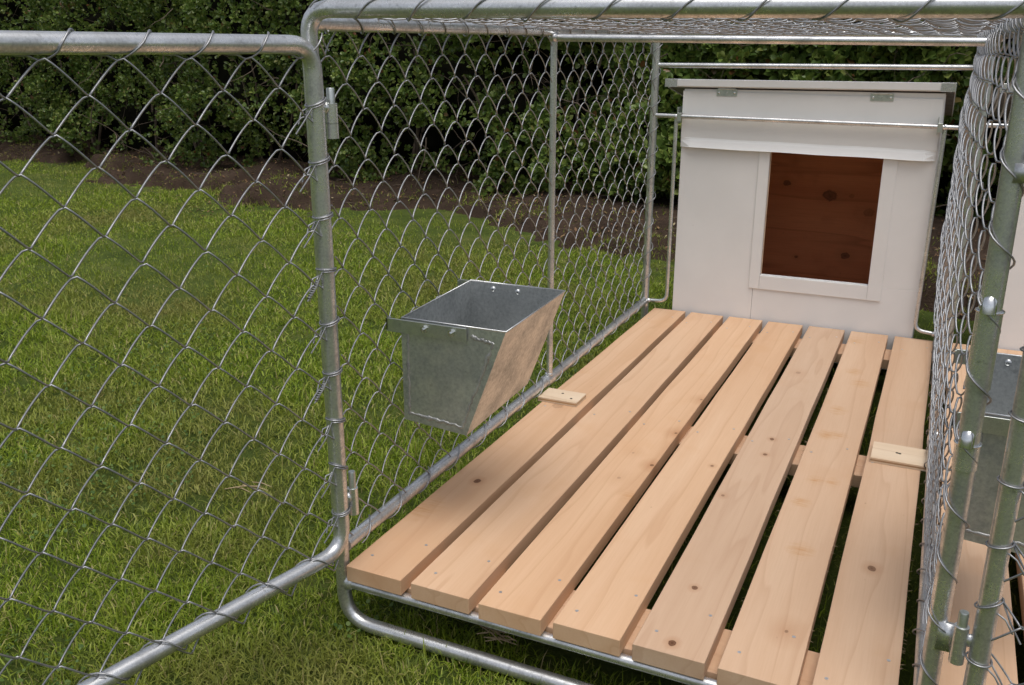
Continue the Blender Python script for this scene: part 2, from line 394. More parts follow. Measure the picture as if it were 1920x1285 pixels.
V = np.stack([P[:, 0], P[:, 1], soil_height(T, O)], 1)
F = []
for j in range(len(oo) - 1):
    q = j * len(tt) + np.arange(len(tt) - 1); F.append(np.stack([q, q + 1, q + 1 + len(tt), q + len(tt)], 1))
F = np.concatenate(F)
tag(link('soil_bed', raw_mesh('soil_bed', V, F.ravel(), [4] * len(F), M['soil'], True)), None, None, None, 'structure')

# ---- grass blades
def base_z(X, Y):
    o = soil_front(X, Y); t = (X - HP[0]) * HDIR[0] + (Y - HP[1]) * HDIR[1]
    return np.where(o < edge_w(t) + .6, np.maximum(soil_height(t, o) - .006, -0.012), -0.012)
def make_blades(X, Y, hgt, wid, lean, seg2):
    n = len(X); az = rng.uniform(0, 2 * np.pi, n); fa = az + rng.normal(0, 0.9, n)
    dx, dy = np.cos(az), np.sin(az); sx, sy = -np.sin(fa) * wid / 2, np.cos(fa) * wid / 2
    z0 = base_z(X, Y)
    r1 = hgt * 0.55 * np.sin(lean * 0.6); h1 = hgt * 0.58 * np.cos(lean * 0.6)
    r2 = r1 + hgt * 0.5 * np.sin(np.minimum(lean * 1.5, 1.75)); h2 = h1 + hgt * 0.5 * np.cos(np.minimum(lean * 1.5, 1.75))
    B0 = np.stack([X - sx, Y - sy, z0], 1); B1 = np.stack([X + sx, Y + sy, z0], 1)
    if seg2:
        C0 = np.stack([X + dx * r1 - sx * .8, Y + dy * r1 - sy * .8, z0 + h1], 1); C1 = np.stack([X + dx * r1 + sx * .8, Y + dy * r1 + sy * .8, z0 + h1], 1)
        Tp = np.stack([X + dx * r2, Y + dy * r2, z0 + np.maximum(h2, 0.016)], 1)
        V = np.stack([B0, B1, C1, C0, Tp], 1).reshape(-1, 3); k = 5 * np.arange(n)[:, None]
        L = np.concatenate([k + np.array([[0, 1, 2, 3]]), k + np.array([[3, 2, 4]])], 1).ravel(); C = np.tile([4, 3], n)
    else:
        Tp = np.stack([X + dx * r2, Y + dy * r2, z0 + np.maximum(h2, 0.016)], 1)
        V = np.stack([B0, B1, Tp], 1).reshape(-1, 3); L = np.arange(3 * n); C = np.full(n, 3)
    return V, L, C
def lawn_points(N):
    X = rng.uniform(-12.5, 3.2, N); Y = rng.uniform(-1.6, 8.0, N)
    d = np.sqrt((X - CAM[0]) ** 2 + (Y - CAM[1]) ** 2 + CAM[2] ** 2)
    o = soil_front(X, Y); t = (X - HP[0]) * HDIR[0] + (Y - HP[1]) * HDIR[1]
    edge = edge_w(t) + 0.35 * (fbm(np.stack([X * 2, Y * 2, 0 * X], 1), 3, 2) - .5)
    keep = rng.uniform(0, 1, N) < np.minimum(1, (2.3 / d) ** 1.75)
    pat = fbm(np.stack([X * 3.3, Y * 3.3, 0 * X + 9], 1), 25, 2)
    fade = np.clip((o - edge + 0.60) / 1.3 + (pat - .5) * 2.4, 0.07, 1) * (o > edge - 1.15)
    fade = np.maximum(fade, np.where(o > edge - .9, 0.05, 0.0))
    bare = fbm(np.stack([X * 1.9, Y * 1.9, 0 * X + 7], 1), 21, 2)
    fine = fbm(np.stack([X * 9, Y * 9, 0 * X + 2], 1), 31, 2)
    under = (X > 0.02) & (X < 2.6) & (Y > 0.10) & (Y < 2.35)
    dens = fade * np.clip((0.80 - bare) / 0.16, 0.50, 1) * np.clip((0.78 - fine) / 0.10, 0.3, 1) * np.where(under, 0.12, 1.0)
    keep &= rng.uniform(0, 1, N) < dens
    return X[keep], Y[keep], d[keep], bare[keep]
X, Y, d, bare = lawn_points(4600000)
clump = fbm(np.stack([X * 6, Y * 6, 0 * X], 1), 41, 2)
big = np.clip((d / 2.6), 1, 3.2) ** 0.75
hg = rng.uniform(0.020, 0.052, len(X)) * (0.35 + 1.35 * clump); wd = rng.uniform(0.0017, 0.0034, len(X)) * big * 1.15
ln = np.abs(rng.normal(0.80, 0.42, len(X)))
flat = rng.uniform(0, 1, len(X)) < 0.42; hg = np.where(flat, hg * 0.75, hg); ln = np.where(flat, rng.uniform(1.0, 1.6, len(X)), ln); wd = np.where(flat, wd * 1.25, wd)
near = d < 4.2
V1, L1, C1 = make_blades(X[near], Y[near], hg[near], wd[near], ln[near], True)
V2, L2, C2 = make_blades(X[~near], Y[~near], hg[~near], wd[~near] * 1.2, ln[~near], False)
me = raw_mesh('grass', np.concatenate([V1, V2]), np.concatenate([L1, L2 + len(V1)]), np.concatenate([C1, C2]), M['grass'])
tag(link('grass', me), 'short uneven green lawn grass around the kennel', 'grass', None, 'stuff')
print('blades', len(X))

# ---- clover and small broad weeds in patches
N = 40000; X = rng.uniform(-3.5, 1.2, N); Y = rng.uniform(-1.0, 3.2, N)
pn = fbm(np.stack([X * 1.6, Y * 1.6, 0 * X + 4], 1), 61, 2); dd = np.hypot(X - CAM[0], Y - CAM[1])
kp = (pn > 0.60) & (rng.uniform(0, 1, N) < np.minimum(1, (2.2 / dd) ** 2)) & ~((X > 0.02) & (Y > 0.15) & (Y < 2.4))
X, Y = X[kp], Y[kp]; n = len(X); VV = []; 
ang = rng.uniform(0, 6.28, n); sz = rng.uniform(0.003, 0.0065, n); zz = rng.uniform(0.004, 0.026, n)
ring = []
for k in range(6):
    a = ang + k * 2 * np.pi / 6; ring.append(np.stack([X + np.cos(a) * sz, Y + np.sin(a) * sz, zz + 0.5 * sz * np.sin(a * 1 + ang * 3)], 1))
VV = np.stack(ring, 1).reshape(-1, 3)
tag(link('clover', raw_mesh('clover', VV, np.arange(6 * n), [6] * n, M['clover'])), 'low clover patches growing among the grass blades', 'clover', None, 'stuff')

# ---- litter of fallen leaves on the soil
N = 7000; t_ = rng.uniform(-2.5, 14, N); o_ = rng.uniform(-0.6, 2.0, N) ; p_ = HP[None] + t_[:, None] * HDIR + o_[:, None] * HN
z_ = soil_height(t_, o_) + 0.012; a_ = rng.uniform(0, 6.28, N); s_ = rng.uniform(0.006, 0.022, N); tl = rng.normal(0, 0.35, N)
ca, sa = np.cos(a_), np.sin(a_)
pts = []
for (u, v) in ((-1, 0), (-0.2, 0.5), (1, 0), (-0.2, -0.5)):
    pts.append(np.stack([p_[:, 0] + (u * ca - v * sa) * s_, p_[:, 1] + (u * sa + v * ca) * s_, z_ + u * s_ * tl + abs(v) * s_ * 0.5], 1))
tb = MB(); rt_ = random.Random(8)
for k in range(260):
    tq = rt_.uniform(-2.5, 12); oq = rt_.uniform(-.5, 1.7); pq = HP + tq * HDIR + oq * HN; zq = float(soil_height(np.array([tq]), np.array([oq]))[0]) + .016
    aq = rt_.uniform(0, 6.28); Lq = rt_.uniform(.04, .16); dq = Vector((math.cos(aq), math.sin(aq), rt_.uniform(-.05, .25))) * Lq
    c0 = Vector((pq[0], pq[1], zq)); tb.tube([c0 - dq * .5, c0 + Vector((0, 0, .008)), c0 + dq * .5], [.003, .0028, .0012], 5)
tag(tb.build('fallen_twigs', M['bark']), 'thin dry twigs scattered on the bare soil before the hedge', 'twigs', None, 'stuff')
tag(link('leaf_litter', raw_mesh('leaf_litter', np.stack(pts, 1).reshape(-1, 3), np.arange(4 * N), [4] * N, M['litter'])), 'brown fallen leaves lying on the bare soil under the hedge', 'leaf litter', None, 'stuff')

def straw(name, c, n, length, label, seed):
    rs = random.Random(seed); b = MB()
    for k in range(n):
        a = rs.uniform(-0.5, 0.5); L = length * rs.uniform(0.5, 1); p = Vector((rs.uniform(-.03, .03), rs.uniform(-.02, .02), rs.uniform(.012, .03)))
        dv = Vector((math.cos(a), math.sin(a), rs.uniform(-.1, .15)))
        b.tube([p - dv * L / 2, p + Vector((0, 0, .005)), p + dv * L / 2], [0.0012, 0.0018, 0.0008], 5)
    tag(b.build(name, M['straw'], loc=c), label, 'straw')
straw('dry_straw', (-0.62, 0.40, 0.012), 5, 0.11, 'pale dry straw stalks lying on the grass behind the open gate', 2)
straw('dry_straw', (0.335, 0.075, 0.006), 9, 0.09, 'tangle of dry straw on the soil under the front of the wooden floor', 3)

# ================================================================== THE HEDGE
hedge = empty('hedge', None, (float(HP[0]), float(HP[1]), 0))
tag(hedge, 'tall dense dark green broadleaf hedge with bare twigs behind the lawn', 'hedge')
def hedge_pt(t, o, z): return np.stack([HP[0] + t * HDIR[0] + o * HN[0], HP[1] + t * HDIR[1] + o * HN[1], z], 1)
def hedge_surface(t, z):
    p = np.stack([t * 0.75, z * 0.95, 0 * t], 1)
    big = fbm(p, 77, 2) - 0.5; mid = fbm(p * 3.1, 87, 2) - 0.5; sm = fbm(p * 8, 97, 2) - .5
    under = np.clip((0.55 - z) / 0.55, 0, 1)
    return 0.10 + 0.85 * big + 0.55 * mid + 0.22 * sm + 0.22 - 0.30 * under * (0.3 + 1.4 * fbm(np.stack([t * 1.1, 0 * t, 0 * t], 1), 13, 2))
NC = 40000
t_ = np.concatenate([rng.uniform(-2.6, 19.5, NC), rng.uniform(-1.6, 3.6, 7000)]); z_ = np.concatenate([rng.uniform(0.05, 2.75, NC), rng.uniform(0.05, 2.2, 7000)]); NC = len(t_)
hole = fbm(np.stack([t_ * 1.7, z_ * 1.9, 0 * t_ + 5], 1), 55, 3)
dep = rng.exponential(0.10, NC) + np.where(hole > 0.58, 0.25, 0)
o_ = hedge_surface(t_, z_) - dep
keep = (rng.uniform(0, 1, NC) < np.clip(0.35 + z_ * 2.0, 0, 1)) & (rng.uniform(0, 1, NC) > np.clip((hole - 0.57) * 8, 0, 0.9))
t_, z_, o_ = t_[keep], z_[keep], o_[keep]; NC = len(t_); C0 = hedge_pt(t_, o_, z_)
NL = 6
ax = np.stack([HN[0] + rng.normal(0, .55, NC), HN[1] + rng.normal(0, .55, NC), 0.55 + rng.normal(0, .5, NC)], 1); ax /= np.linalg.norm(ax, axis=1)[:, None]
tmp = np.cross(ax, np.array([0.31, 0.52, 0.8])); tmp /= np.linalg.norm(tmp, axis=1)[:, None]; bx = np.cross(ax, tmp)
Ls = []; cen = []
for k in range(NL):
    n = NC; a = k * 2.4 + rng.uniform(0, 1.2, n); op = rng.uniform(0.55, 1.25, n) if k else rng.uniform(0, 0.4, n)
    dirv = ax * np.cos(op)[:, None] + (tmp * np.cos(a)[:, None] + bx * np.sin(a)[:, None]) * np.sin(op)[:, None]
    base = C0 - ax * (rng.uniform(0, 0.055, n) * (k / NL))[:, None] + dirv * 0.006
    Lg = rng.uniform(0.029, 0.053, n) * np.interp(t_, [3.4, 5.5], [1.50, 1.0]); Wd = Lg * rng.uniform(0.58, 0.80, n)
    side = np.cross(dirv, ax + rng.normal(0, .3, (n, 3))); side /= np.maximum(np.linalg.norm(side, axis=1), 1e-6)[:, None]
    nr = np.cross(side, dirv); cup = Wd * 0.16
    q = [base,
         base + dirv * (Lg * .35)[:, None] + side * (Wd * .46)[:, None] + nr * cup[:, None],
         base + dirv * (Lg * .75)[:, None] + side * (Wd * .40)[:, None] + nr * (cup * .7)[:, None],
         base + dirv * Lg[:, None] - nr * (Lg * .06)[:, None],
         base + dirv * (Lg * .75)[:, None] - side * (Wd * .40)[:, None] + nr * (cup * .7)[:, None],
         base + dirv * (Lg * .35)[:, None] - side * (Wd * .46)[:, None] + nr * cup[:, None]]
    Ls.append(np.stack(q, 1)); cen.append(base)
LV = np.concatenate(Ls); cen = np.concatenate(cen)
# the leaves nearest the lens become parts of their own
cd_ = np.linalg.norm(cen - CAM[None], axis=1)
rel = cen - CAM[None]; azim = np.arctan2(rel[:, 0], rel[:, 1])
zone = (azim > -0.20) & (azim < 0.06) & (cen[:, 2] > 1.05) & (cen[:, 2] < 1.42)
score = np.where(zone, cd_, 99); pick = np.argsort(score)[:300]
mask = np.zeros(len(LV), bool); mask[pick] = True
rest = LV[~mask]; n = len(rest); k = 6 * np.arange(n)[:, None]
loops = np.concatenate([k + np.array([[0, 1, 2, 3]]), k + np.array([[0, 3, 4, 5]])], 1).ravel()
HB = np.array([HP[0], HP[1], 0.0])
fo = link('foliage', raw_mesh('foliage', rest.reshape(-1, 3) - HB[None], loops, np.full(2 * n, 4), M['leaf'], False), hedge); fo['kind'] = 'stuff'
leafs = []
for L in LV[mask]:
    me = bpy.data.meshes.new('leaf'); c = L[0]
    me.from_pydata([tuple(v - c) for v in L], [], [(0, 1, 2, 3), (0, 3, 4, 5)]); me.materials.append(M['leaf'])
    link('leaf', me, hedge, tuple(c - HB))
print('leaves', len(LV))
# inner growth as one sheet, deep shade put into its near-black colour; branches
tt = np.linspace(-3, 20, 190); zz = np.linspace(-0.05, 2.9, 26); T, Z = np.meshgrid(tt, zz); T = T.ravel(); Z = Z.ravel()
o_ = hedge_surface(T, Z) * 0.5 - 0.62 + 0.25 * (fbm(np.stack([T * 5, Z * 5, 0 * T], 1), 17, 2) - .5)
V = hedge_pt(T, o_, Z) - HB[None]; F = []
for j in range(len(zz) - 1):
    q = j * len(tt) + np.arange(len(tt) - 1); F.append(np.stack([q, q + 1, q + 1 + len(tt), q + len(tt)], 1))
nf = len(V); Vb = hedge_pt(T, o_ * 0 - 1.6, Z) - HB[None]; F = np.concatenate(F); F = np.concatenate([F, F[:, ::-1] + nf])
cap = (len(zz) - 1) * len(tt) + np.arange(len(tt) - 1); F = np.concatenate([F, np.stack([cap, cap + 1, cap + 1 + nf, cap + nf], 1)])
link('inner_growth_shade', raw_mesh('inner_growth_shade', np.concatenate([V, Vb]), F.ravel(), [4] * len(F), M['core'], True), hedge)
def twig_path(t, z, o, ln, rs):
    p = hedge_pt(np.array([t]), np.array([o]), np.array([z]))[0] - HB; out = [Vector(p)]
    dv = Vector((rs.gauss(0, 1), rs.gauss(-.15, .5), rs.gauss(0.25, .7))).normalized(); n = 7
    for i in range(n):
        dv = (dv + Vector((rs.gauss(0, .28), rs.gauss(0, .2), rs.gauss(0.03, .28)))).normalized(); out.append(out[-1] + dv * ln / n)
    return out
rs = random.Random(5)
for i in range(70):                              # twigs one can follow by eye, mostly behind the dog house
    if i < 48: t = rs.uniform(0.0, 3.4); z = rs.uniform(0.7, 1.65); ln = rs.uniform(.25, .7)
    else: t = rs.uniform(3.0, 10.0); z = rs.uniform(0.3, 1.7); ln = rs.uniform(.3, .8)
    o = float(hedge_surface(np.array([t]), np.array([z]))[0]) - rs.uniform(-.14, .10)
    bb = MB(); p = twig_path(t, z, o, ln, rs); r0 = rs.uniform(.0025, .007)
    bb.tube(p, [r0 * (1 - .75 * k / (len(p) - 1)) for k in range(len(p))], 6)
    if rs.random() < .6:
        q = twig_path(t, z, o, ln * .5, rs); q = [v - q[0] + p[3] for v in q]; bb.tube(q, [r0 * .5 * (1 - .7 * k / (len(q) - 1)) for k in range(len(q))], 5)
    bb.build('branch', M['bark'], hedge, True)
bb = MB()
for i in range(320):
    t = rs.uniform(-2, 14); z = rs.uniform(0.05, 2.2); o = float(hedge_surface(np.array([t]), np.array([z]))[0]) - rs.uniform(.12, .5)
    p = twig_path(t, z, o, rs.uniform(.2, .7), rs); r0 = rs.uniform(.002, .008); bb.tube(p, [r0 * (1 - .7 * k / 7) for k in range(8)], 5)
for i in range(16):                              # stems at the foot
    t = -2 + i * 1.0 + rs.uniform(-.3, .3); p0 = Vector(hedge_pt(np.array([t]), np.array([-.35]), np.array([0.0]))[0] - HB)
    for k in range(3):
        q = [p0 + Vector((0, 0, -.05))]; dv = Vector((rs.gauss(0, .25), rs.gauss(0, .2), 1)).normalized()
        for s in range(6): dv = (dv + Vector((rs.gauss(0, .15), rs.gauss(0, .15), 0))).normalized(); q.append(q[-1] + dv * .22)
        bb.tube(q, [.022 - .0025 * s for s in range(7)], 7)
o = bb.build('twigs', M['bark'], hedge, True); o['kind'] = 'stuff'

# ================================================================== THE KENNEL CAGE
ken = empty('dog_kennel', None, (0.58, 0, 0))
tag(ken, 'galvanised tube and chain link dog kennel with its left gate swung open', 'dog kennel')
KO = Vector((0.58, 0, 0))
def K(name, me_or_mb, mat='tube', parent=None, smooth=True):
    """part of the cage, given in world coordinates"""
    par = parent or ken
    o = me_or_mb.build(name, M[mat], par)
    if smooth: smooth_sides(o.data)
    if par is ken: o.location = -KO
    return o
def panel_wires(parent, rows, fn, s0, s1, ph0, hand=1, name='mesh_wire', every=None, t=0.0076):
    """fn(s, depth, height, row) -> world point; alternate rows are shifted half a diamond"""
    for i in range(rows):
        ph = ph0 + (PER / 2 if i % 2 else 0)
        b = MB(); j = Vector((0, 0, 0))
        rr = random.Random(i * 7 + rows); ja = rr.uniform(-.003, .003); jb = rr.uniform(0, 6)
        pts = [fn(s + 0.003 * math.sin(s * 4.3 + jb), dd + ja + 0.001 * math.sin(s * 11 + jb), h + 0.001 * math.sin(s * 9 + jb * 2), i) for (s, dd, h) in wire_pts(s0, s1, ph, t, hand)]
        b.tube(pts, RW, 6); o = b.build(name, M['wire'], parent, True)
# ---- front frame: two runs share the divider post
fr = MB(); zg = 0.018
fr.tube(rounded([(XF, 0, zg), (W, 0, zg), (W, 0, 1.314), (XF, 0, 1.329)], [0.075, 0.05, 0.014, 0.05], 7, True), TR, 18, True)
front = K('front_frame', fr)
tubeobj('floor_rail', [(XF + .012, 0, 0.117), (W - .010, 0, 0.117)], 0.0118, front)
w_ = MB(); w_.blob((XF + .016, -.003, .117), .016, 1, 2, (1, .8, 1.1)); K('weld', w_, 'tube', front)
for (z0, z1, rr) in ((0.773, 0.893, .0182), (0.640, 0.682, .0182)): tubeobj('sleeve', [(W, 0, z0), (W, 0, z1)], rr, front, 20)
for k, zc in enumerate((0.893, 0.682)):
    g = MB()
    g.tube([(W - .003, -.0135, zc - .001), (W - .003, -.0130, zc + .008), (W - .002, -.0110, zc + .019), (W, -.009, zc + .025)], [.0118, .0112, .0098, .0045], 14)
    g.tube([(W + math.cos(a) * .0186, math.sin(a) * .0186, zc) for a in np.linspace(0, 2 * math.pi, 25)[:-1]], .0018, 6, True)
    K('collar', g, 'bolt', front)
lw = MB(); lw.tube(helix((W, 0, .12), (W, 0, 1.29), TR + .0030, .104, 0.6, -1, 16, .25), RW, 6); K('lacing_wire', lw, 'wire', front)
lw = MB(); lw.tube(helix((XF + .02, 0, 1.329), (W - .02, 0, 1.314), TR + .0030, .116, 1.2, -1, 16, .3), RW, 6); K('lacing_wire', lw, 'wire', front)

# ---- left side panel
side = MB(); side.tube([(XF, .014, 1.306), (XB, D - .014, 1.318)], TR, 16)
sidep = K('side_panel', side)
tubeobj('bottom_tube', [(XF, .014, ZS), (XB, D - .012, ZS)], TR, sidep, 16).location = (0, 0, 0)
def xl(y): return XF + (XB - XF) * y / D
panel_wires(sidep, 21, lambda s, dd, h, i: (xl(s) - .001 + dd + .006 * math.sin(s * 2.1 + 1) * math.sin(i / 21 * 3.14), s, 1.245 + ROW + h - i * ROW), .02, D - .02, .170 + PER / 2)
lw = MB(); lw.tube(helix((xl(.1), .06, ZS), (xl(D), D - .05, ZS), TR + .004, .150, 2.0, -1, 16, .5), RW, 6); K('lacing_wire', lw, 'wire', sidep)
lw = MB(); lw.tube(helix((xl(0), .04, 1.306), (xl(D), D - .05, 1.318), TR + .003, .116, 2.0, 1, 14, .4), RW, 6); K('lacing_wire', lw, 'wire', sidep)
lw = MB(); lw.tube(helix((XB, D, .25), (XB, D, 1.28), TR + .006, .104, 1.0, 1, 14, .6), RW, 6); K('lacing_wire', lw, 'wire', sidep)

# ---- divider panel between the two runs
div = MB(); div.tube([(W, .014, 1.300), (WB, D - .014, 1.304)], TR, 16)
divp = K('divider_panel', div)
tubeobj('bottom_tube', [(W - .004, .014, ZS), (WB, D - .012, ZS)], TR, divp, 16)
def xd(y): return W + (WB - W) * y / D
DIVZ = 1.245 + ROW
def div_fn(s, dd, h, i):
    bulge = math.sin(math.pi * min(max(s / D, 0), 1)) ** 0.75 * min(1, .2 + .25 * i) * min(1, (21 - i) / 9) ** 1.1
    return (xd(s) - .004 - .042 * bulge + dd + .003 * math.sin(s * 5 + i * .4), s, DIVZ + h - i * ROW + .004 * math.sin(s * 3))
panel_wires(divp, 21, div_fn, .016, D - .02, .150, 1, t=.0066)
lw = MB(); lw.tube(helix((W - .004, .03, ZS), (WB, D - .05, ZS), TR + .004, .116, 2.0, -1, 16, .3), RW, 6); K('lacing_wire', lw, 'wire', divp)
lw = MB(); lw.tube(helix((W, .02, 1.300), (WB, D - .03, 1.304), TR + .003, .058, 2.0, 1, 16, .2), RW, 6); K('lacing_wire', lw, 'wire', divp)

# ---- roof panel
roof = empty('roof_panel', ken); roof.location = -KO
def roof_fn(s, dd, h, i):
    y = .02 + ROW * .5 - h + i * ROW
    sag = -.004 * math.sin(math.pi * s / W) * math.sin(math.pi * min(1, max(0, y / D)))
    return (s, y, 1.326 - .012 * s / W + dd + sag)
panel_wires(roof, 43, roof_fn, XF + .01, W - .006, .03, -1, t=.0078)

# ---- rear frame with the rails that hold the dog house
rear = empty('rear_frame', ken); rear.location = -KO
tubeobj('rear_post', [(XB, D, 0), (XB, D, H - .015)], TR, rear, 16); tubeobj('rear_post', [(WB, D, 0), (WB, D, H - .020)], TR, rear, 16)
tubeobj('top_rail', [(XB - .01, D, 1.321), (WB + .01, D, 1.304)], TR, rear, 16)
tubeobj('cross_rail', [(XB + .01, D, 1.1965), (WB - .01, D, 1.1965)], .0100, rear, 12)
tubeobj('hanging_rail', [(XB + .01, D - .004, .998), (WB - .01, D - .004, .986)], .0088, rear, 12)
tubeobj('house_guide', rounded([(.058, D, .992), (.058, D, .208), (XB + .014, D, .204)], .035, 6), .0080, rear, 12)
tubeobj('house_guide', rounded([(1.068, D, .984), (1.060, D, .208), (WB - .014, D, .200)], .035, 6), .0080, rear, 12)
for (x, z) in ((.058, .996), (1.068, .987), (XB + .018, .204), (WB - .018, .200)):
    w_ = MB(); w_.blob((x, D - .003, z), .011, int(x * 10), 2); K('weld', w_, 'tube', rear)

# ---- brace hoop half way back
bx = xl(DM)
hp = MB(); hp.tube(rounded([(bx + .006, DM, ZS + .02), (bx + .006, DM, 1.291), (bx + .02, DM, 1.291)], .010, 4), .0103, 12)
hp.tube([(bx + .012, DM, 1.291), (xd(DM) - .004, DM, 1.276)], .0108, 12)
hp.tube(rounded([(xd(DM) - .012, DM, 1.276), (xd(DM) - .006, DM, 1.27), (xd(DM) - .006, DM, ZS + .02)], .008, 4), .0103, 12)
hoop = K('brace_hoop', hp)
for x in (bx, xd(DM)):
    c = MB(); c.tube([(x, DM - .024, ZS), (x, DM + .024, ZS)], .0205, 16); c.blob((x + .004, DM, ZS + .021), .014, 3, 2, (1, 1, .7)); K('clamp', c, 'tube', hoop)
    c = MB(); c.blob((x + .006, DM, 1.292), .016, 5, 2, (1, 1.2, 1)); K('weld', c, 'tube', hoop)

# ---- gates
def gate(gx, gy, th, z0, z1, wd, first_s, label, hand, tie_sign):
    g = empty('gate', ken, Vector((gx, gy, 0)) - KO); g.rotation_euler.z = th; g['label'] = label
    b = MB(); b.tube(rounded([(0, 0, z0), (wd, 0, z0), (wd, 0, z1), (0, 0, z1)], [.06, .06, .05, .05], 7, True), TR, 18, True); K('gate_frame', b, 'tube', g)
    rows = int((1.245 - z0 - .01) / ROW) + 1
    panel_wires(g, rows, lambda s, dd, h, i: (s, dd + .004 * math.sin(s * 4), 1.245 + h - i * ROW), .012, wd - .012, first_s, hand)
    ctrl = []; sk = first_s + PER * int((wd - .05 - first_s) / PER)
    while sk > .02:
        jt = random.Random(int(sk * 1000)).uniform(-.006, .006)
        ctrl += [(sk, .001, 1.2425), (sk - .018, .012, z1 - .013), (sk - .030 + jt, .0185, z1 + .001), (sk - .043 + jt, .013, z1 + .0150), (sk - .058 + jt, -.004, z1 + .0188), (sk - .073, -.0180, z1 + .004), (sk - .084, -.0125, z1 - .0150), (sk - .100, -.004, 1.2490)]
        sk -= PER
    cp = [Vector(c) for c in ctrl]; sm = []
    for q in range(1, len(cp) - 2):
        for u in (0, .25, .5, .75):
            a, b2, c2, d2 = cp[q - 1], cp[q], cp[q + 1], cp[q + 2]
            sm.append(.5 * ((2 * b2) + (c2 - a) * u + (2 * a - 5 * b2 + 4 * c2 - d2) * u * u + (3 * b2 - a - 3 * c2 + d2) * u ** 3))
    lw = MB(); lw.tube(sm, RW, 6); K('lacing_wire', lw, 'wire', g)
    lw = MB(); lw.tube(helix((.02, 0, z0), (wd - .03, 0, z0), TR + .0040, .116, 2.4, -hand, 16, .3), RW, 6); K('lacing_wire', lw, 'wire', g)
    zz = 1.245 - ROW * 1.6; k = 0
    while zz > z0 + .05:
        b = MB(); rr = random.Random(k * 3 + 1); lo = []
        tilt = rr.uniform(-.010, .010)
        for q in range(33):
            a = math.pi * .15 + q / 32 * 2 * math.pi * 1.35
            lo.append((math.cos(a) * (TR + .003), math.sin(a) * (TR + .003), zz + tilt * math.cos(a) + .006 * q / 32))
        st = (.052, .002, zz - .050); en = (.040, -.004, zz - .034)
        b.tube([st, (.034, .008, zz - .026)] + lo + [(.028, -.008, zz - .012), en], RW * .95, 6)
        if k in (3, 5):                           # the two ties finished with a twisted coil
            b.tube(helix((.024, .004, zz - .014), (.050, .003, zz - .046), .0030, .0048, 0, 1, 10), RW * .8, 6)
        K('tie_wire', b, 'wire', g); zz -= ROW * 2; k += 1
    return g
GA = R(-102.4)
g1 = gate(.0270, -.0536, GA, .238, 1.266, 1.12, .029 + .0, 'wide open gate on the left side', -1, 1)
g2 = gate(1.2400, -.030, R(-16), .150, 1.266, 1.12, .050, 'gate at the right edge, hinged to the divider post', 1, 1)
# ---- hinges
def hinge(x, y, zp1, zp0, zb0, x_post, x_gate, y_gate, two):
    h = MB(); h.tube([(x, y, zb0), (x, y, zp0 - .001)], .0115, 14)
    if two: h.tube([(x, y, zb0 - .028), (x, y, zb0 - .001)], .0115, 14)
    h.box(min(x, x_post) , max(x, x_post), y * .45 - .005, y * .45 + .005, zb0 + .006, zp0 - .012)
    o = K('hinge', h, 'tube', front)
    p = MB(); p.tube([(x, y, zb0 + .004), (x, y, zp1 - .002), (x, y, zp1)], [.0078, .0078, .0068], 14); K('hinge_pin', p, 'hinge', front)
    b = MB(); b.blob(((x_gate + x) / 2, (y_gate + y) / 2, (zb0 + zp0) / 2 + .01), .0095, 4, 2, (1, .7, 1.2)); K('weld', b, 'tube', front)
hinge(.0385, -.022, 1.190, 1.163, 1.126, XF, .027, -.045, True)
hinge(.0365, -.022, .409, .372, .310, XF, .027, -.045, False)
hinge(1.2085, -.030, .408, .383, .315, W, 1.236, -.030, False)
hinge(1.2150, -.030, 1.142, 1.120, 1.076, W, 1.236, -.030, False)
# ---- outer frame of the second run
X2 = 2 * W - XF
fr2 = MB(); fr2.tube(rounded([(W + TR + .002, 0, zg), (X2, 0, zg), (X2, 0, H), (W + TR + .002, 0, H)], [0, .075, .05, 0], 7), TR, 16)
fr2.tube([(X2, .014, H - .012), (X2, D - .014, H)], TR, 14); fr2.tube([(X2, .014, ZS), (X2, D - .012, ZS)], TR, 14)
fr2.tube([(X2, D, 0), (X2, D, H - .015)], TR, 14); fr2.tube([(WB + .02, D, H), (X2 + .01, D, H)], TR, 14)
fr2.tube([(WB + .018, D, .998), (X2 - .01, D, .998)], .0088, 10); fr2.tube([(W + .018, 0, .117), (X2 - .012, 0, .117)], .0118, 12)
K('second_run_frame', fr2)

# ================================================================== THE WOODEN FLOORS
def plank_mesh(L, w, th, seed):
    rs = random.Random(seed); n = 10; b = MB()
    prof = lambda: [(-w / 2, 0), (w / 2, 0), (w / 2, th), (-w / 2, th)]
    for i in range(n + 1):
        y = L * i / n; bow = .0016 * math.sin(i / n * 3.14) * rs.uniform(-1, 1); cup = rs.uniform(-.0004, .0004)
        b.v += [(-w / 2 + bow, y, 0), (w / 2 + bow, y, 0), (w / 2 + bow, y, th + cup), (-w / 2 + bow, y, th - cup)]
    for i in range(n):
        for j in range(4): b.f.append((i * 4 + j, i * 4 + (j + 1) % 4, i * 4 + 4 + (j + 1) % 4, i * 4 + 4 + j)); b.mi.append(0)
    b.f += [(3, 2, 1, 0), (n * 4, n * 4 + 1, n * 4 + 2, n * 4 + 3)]; b.mi += [0, 0]
    return b
def nail_mesh():
    b = MB(); b.tube([(0, 0, -.004), (0, 0, .0006)], .0036, 10); return b.mesh('nail', M['nail'], False)
NAIL = nail_mesh()
